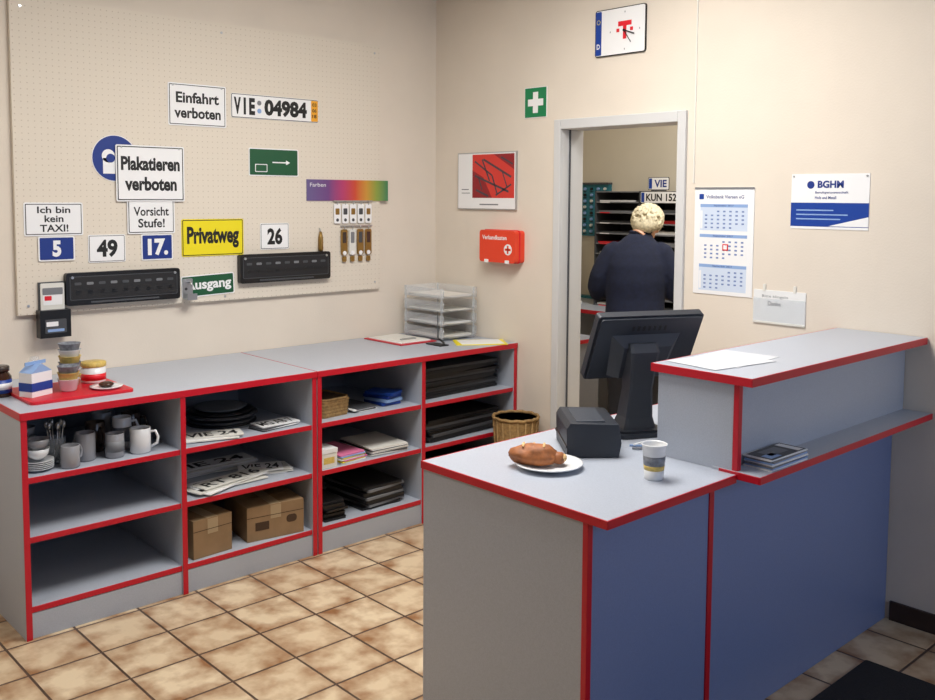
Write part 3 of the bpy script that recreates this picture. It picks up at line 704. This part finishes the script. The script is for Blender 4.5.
b=B(MB(.28,1.752,1.83));b.rr(0,0,.18,.09,.008,0,.003,'textblack');b.rr(0,0,.172,.082,.008,.003,.0035,'white');b.box(-.082,-.055,-.036,.036,.0035,.0038,'blue');b.text('VIE',-.035,.07,-.026,.026,.004,'navyblue',.03);b.box(-.06,.06,-.052,-.045,-.01,.006,'dgrey');b.make('license_plate')
# teal stamp rack standing on the desk at the wall
b=B(MB(-.60,1.555,2.195));b.box(-.18,.17,-.21,.20,0,.03,'teal');b.box(-.185,.175,.2,.215,0,.05,'dgrey')
for sx_ in(-.17,.15):b.box(sx_,sx_+.02,-.707,-.21,.0,.03,'teal')
b.box(-.18,.17,-.707,-.69,0,.08,'teal')
for i in range(5):
    for j in range(8):
        b.disc(-.14+i*.068,.165-j*.048,.011,.03,.045,'offwhite' if (i+j)%4==0 else 'lblue' if (i+j)%2 else 'black',12);b.box(-.155+i*.068,-.125+i*.068,.143-j*.048,.148-j*.048,.03,.04,'black')
b.make('stamp_rack')
b=B(TR(-.5,1.70,.848));b.box(-.15,.12,-.12,.1,.0,.02,'paper');b.box(-.13,.1,-.1,.1,.02,.03,'signred');b.box(-.12,.08,-.1,.05,.03,.036,'offwhite');b.make('paper_pile')
b=B();b.box(-.35,.30,.85,1.20,.70,.725,'laminate');b.box(-.35,.304,.846,.85,.70,.725,'red');b.box(.30,.304,.85,1.20,.70,.725,'red');b.box(-.34,.29,.86,1.19,.0,.70,'laminate_in');b.box(-.30,.25,.855,.86,.38,.66,'laminate');b.box(-.30,.25,.855,.86,.05,.35,'laminate');b.box(-.08,.03,.848,.855,.5,.51,'silver');b.make('side_cabinet',bevel=.001)

# ---------------------------------------------------------------- woman
F_=Vector((-.55,.835,0)).normalized();R_=Vector((F_.y,-F_.x,0))
MP=MT((.865,.81,0),R_,F_,(0,0,1))
def lean(v):
    v=Vector(v)
    if v.z>.9:
        k=v.z-.9;v.y+=k*.22+k*k*.12;v.z-=k*k*.07
    v.x*=.95
    return v
body=B()
body.loft([(0,0,.74,.12,.09),(0,0,.80,.175,.12),(0,-.005,.88,.192,.135),(0,0,.97,.184,.13),(0,.005,1.06,.182,.128),(0,.0,1.16,.190,.132),(0,.005,1.26,.190,.13),(0,.015,1.33,.172,.118),(0,.03,1.385,.140,.1),(.005,.04,1.43,.092,.08),(.015,.055,1.465,.062,.058),(.03,.07,1.51,.052,.052)],'sweater',32)
for s_ in(-1,1):
    body.tube([(s_*.115,.025,1.365),(s_*.160,.022,1.335),(s_*.202,.012,1.26),(s_*.238,.0,1.18),(s_*.252,.01,1.12),(s_*.242,.05,1.08),(s_*.205,.14,1.08),(s_*.175,.24,1.09),(s_*.165,.275,1.095)],[.055,.066,.064,.057,.053,.053,.046,.037,.036],'sweater',16)
    body.tube([(s_*.09,0,.86),(s_*.095,.0,.78),(s_*.095,.01,.62),(s_*.095,.015,.48),(s_*.095,-.005,.32),(s_*.095,-.01,.16),(s_*.095,-.01,.05)],[.085,.094,.076,.060,.060,.046,.046],'trousers',16)
V,F=remesh(body,.011,5)
w=B()
def bm(c):
    if c.z>1.472:return 'skin'
    if c.z<.86 and abs(c.x)<.30:return 'trousers'
    return 'sweater'
w.add(V,F,bm,True)
w.loft([(0,0,.85,.198,.142),(0,0,.855,.203,.147),(0,0,.885,.203,.147),(0,0,.89,.196,.14)],'sweater',40)
w.tube([(.014+.064*math.cos(a/24*2*math.pi),.058+.062*math.sin(a/24*2*math.pi),1.466) for a in range(25)],.011,'sweater',8)
for s_ in(-1,1):
    sh=B();sh.loft([(s_*.095,.035,.0,.042,.115),(s_*.095,.035,.02,.046,.122),(s_*.095,.03,.05,.042,.11),(s_*.095,.0,.08,.038,.065),(s_*.095,-.01,.10,.04,.048)],'shoe',20)
    V,F=remesh(sh,.008,3);w.add([(x_,y_,max(z_,0.0)) for x_,y_,z_ in V],F,'shoe',True)
for s_ in(-1,1):
    h=B();o=Vector((s_*.165,.275,1.095))
    h.tube([o+Vector((0,-.03,0)),o+Vector((0,.01,0)),o+Vector((-s_*.004,.04,.0)),o+Vector((-s_*.008,.085,-.002))],[(.026,.022),(.030,.018),(.040,.015),(.038,.013)],'skin',14)
    for k,(off,l) in enumerate(((.028,.068),(.010,.076),(-.009,.070),(-.027,.056))):
        q=o+Vector((-s_*.008-s_*off*1.0,.082-abs(off)*.15,-.001))
        h.tube([q+Vector((0,-.015,0)),q,q+Vector((0,l*.42,.004)),q+Vector((0,l*.72,-.010)),q+Vector((0,l*.86,-.028))],[.0095,.0092,.0085,.0078,.0062],'skin',10)
    q=o+Vector((-s_*.030,.030,.004))
    h.tube([q,q+Vector((-s_*.022,.022,.006)),q+Vector((-s_*.034,.048,.004)),q+Vector((-s_*.036,.070,-.002))],[.013,.0115,.010,.0075],'skin',10)
    V,F=remesh(h,.0032,3);w.add(V,F,'skin',True)
    w.tube([o+Vector((0,-.02,0)),o+Vector((0,.0,0))],[.040,.039],'sweater',16)
# head (bowed forward, turned a little)
MH=Matrix.Translation((.055,.095,1.515))@Matrix.Rotation(math.radians(-16),4,'Z')@Matrix.Rotation(math.radians(-30),4,'X')
hd=B()
def hf(x,y,z):
    if z<0:
        k=1+.28*z;x*=k*1.0;y*=(1+.12*z)
    return(x,y,z)
hd.ell((0,-.01,.012),(.074,.092,.105),'skin',32,24,fn=hf)
hd.ell((0,.045,-.055),(.046,.042,.045),'skin',20,14)
hd.tube([(0,.075,.03),(0,.094,.008),(0,.102,-.012),(0,.085,-.018)],[.008,.011,.013,.010],'skin',10)
hd.ell((0,.084,-.042),(.026,.008,.007),'skin');hd.ell((0,.080,-.052),(.022,.008,.006),'skin')
for s_ in(-1,1):
    hd.ell((s_*.036,.062,-.008),(.026,.022,.022),'skin',14,10);hd.ell((s_*.075,-.005,-.002),(.009,.018,.030),'skin',12,10);hd.tube([(s_*.012,.082,.034),(s_*.034,.080,.038),(s_*.054,.066,.032)],.006,'skin',8)
hd.tube([(-.01,-.02,-.05),(-.02,-.03,-.08),(-.03,-.04,-.11)],[.050,.050,.050],'skin',16)
V,F=remesh(hd,.005,3)
w.add(V,F,lambda c:'lips' if(abs(c.x)<.024 and c.y>.078 and -.058<c.z<-.037) else 'skin',True,MH)
for s_ in(-1,1):
    w.ell((s_*.031,.070,.018),(.0125,.0125,.0095),'eyew',16,10,M=MH);w.ell((s_*.031,.0795,.018),(.005,.004,.005),'iris',12,8,M=MH);w.tube([(s_*.016,.086,.040),(s_*.032,.087,.045),(s_*.050,.076,.040)],.0028,'hair',6,M=MH)
hr=B();rnd=random.Random(3)
hr.ell((0,-.025,.032),(.098,.098,.096),'hair',28,18)
hr.ell((0,-.055,-.02),(.090,.064,.074),'hair',24,14)
for k in range(520):
    th=rnd.uniform(0,2*math.pi);ph=rnd.uniform(-.85,1.45)
    x_=math.cos(ph)*math.cos(th);y_=math.cos(ph)*math.sin(th);z_=math.sin(ph)
    if y_>.42 and z_<.55:continue
    c_=(x_*.101,-.028+y_*.101,.022+z_*.104)
    r_=rnd.uniform(.007,.011);hr.ell(c_,(r_,r_,r_*1.3),'hair',8,6)
V,F=remesh(hr,.004,4);w.add(V,F,'hair',True,MH)
w.v=[MP@lean(v) for v in w.v]
w.make('woman')
b=B();b.rr(0,.37,.22,.20,.004,1.073,1.077,'paper');b.v=[MP@lean(v) for v in b.v];b.make('held_document')

# ---------------------------------------------------------------- lamps
def lamp(name,x,y,lx,ly,pw,colr,z=CH):
    b=B();b.box(x-lx/2-.03,x+lx/2+.03,y-ly/2-.03,y+ly/2+.03,z-.07,z,'white');b.box(x-lx/2,x+lx/2,y-ly/2,y+ly/2,z-.074,z-.07,'lamp');b.make(name)
    L=bpy.data.lights.new(name+'_light','AREA');L.shape='RECTANGLE';L.size=lx;L.size_y=ly;L.energy=pw;L.color=colr
    o=bpy.data.objects.new(name+'_light',L);o.location=(x,y,z-.08);col.objects.link(o)
lamp('ceiling_lamp',1.95,-1.5,.9,1.4,64,(1,.98,.95))
lamp('ceiling_lamp',1.3,-4.0,.9,1.2,21,(1,.985,.965))
lamp('ceiling_lamp',1.2,1.1,.9,.35,36,(1,.97,.92))
L=bpy.data.lights.new('window_daylight','AREA');L.shape='RECTANGLE';L.size=1.4;L.size_y=1.8;L.energy=20;L.color=(.55,.70,1)
o=bpy.data.objects.new('window_daylight',L);o.location=(RX+.03,(WA+WB)/2,1.65);o.rotation_euler=(0,math.radians(90),0);col.objects.link(o)
wd_=bpy.data.worlds.new('w');sc.world=wd_;wd_.use_nodes=True
bg=wd_.node_tree.nodes['Background'];bg.inputs[0].default_value=(.55,.7,1,1);bg.inputs[1].default_value=.6

# ---------------------------------------------------------------- camera
f,py,yaw,pit,roll=943.4619,268.4082,.8258,.0756,.0061
fw=Vector((-math.sin(yaw)*math.cos(pit),math.cos(yaw)*math.cos(pit),-math.sin(pit)))
rt=Vector((math.cos(yaw),math.sin(yaw),0));up_=rt.cross(fw)
r2=rt*math.cos(roll)+up_*math.sin(roll);u2=-rt*math.sin(roll)+up_*math.cos(roll)
cam=bpy.data.cameras.new('camera');co=bpy.data.objects.new('camera',cam);col.objects.link(co)
co.matrix_world=MT((4.2718,-3.6785,1.65),r2,u2,-fw)
cam.sensor_width=36;cam.sensor_fit='HORIZONTAL';cam.lens=f/935*36;cam.shift_y=-(350-py)/935;cam.clip_start=.05
sc.camera=co
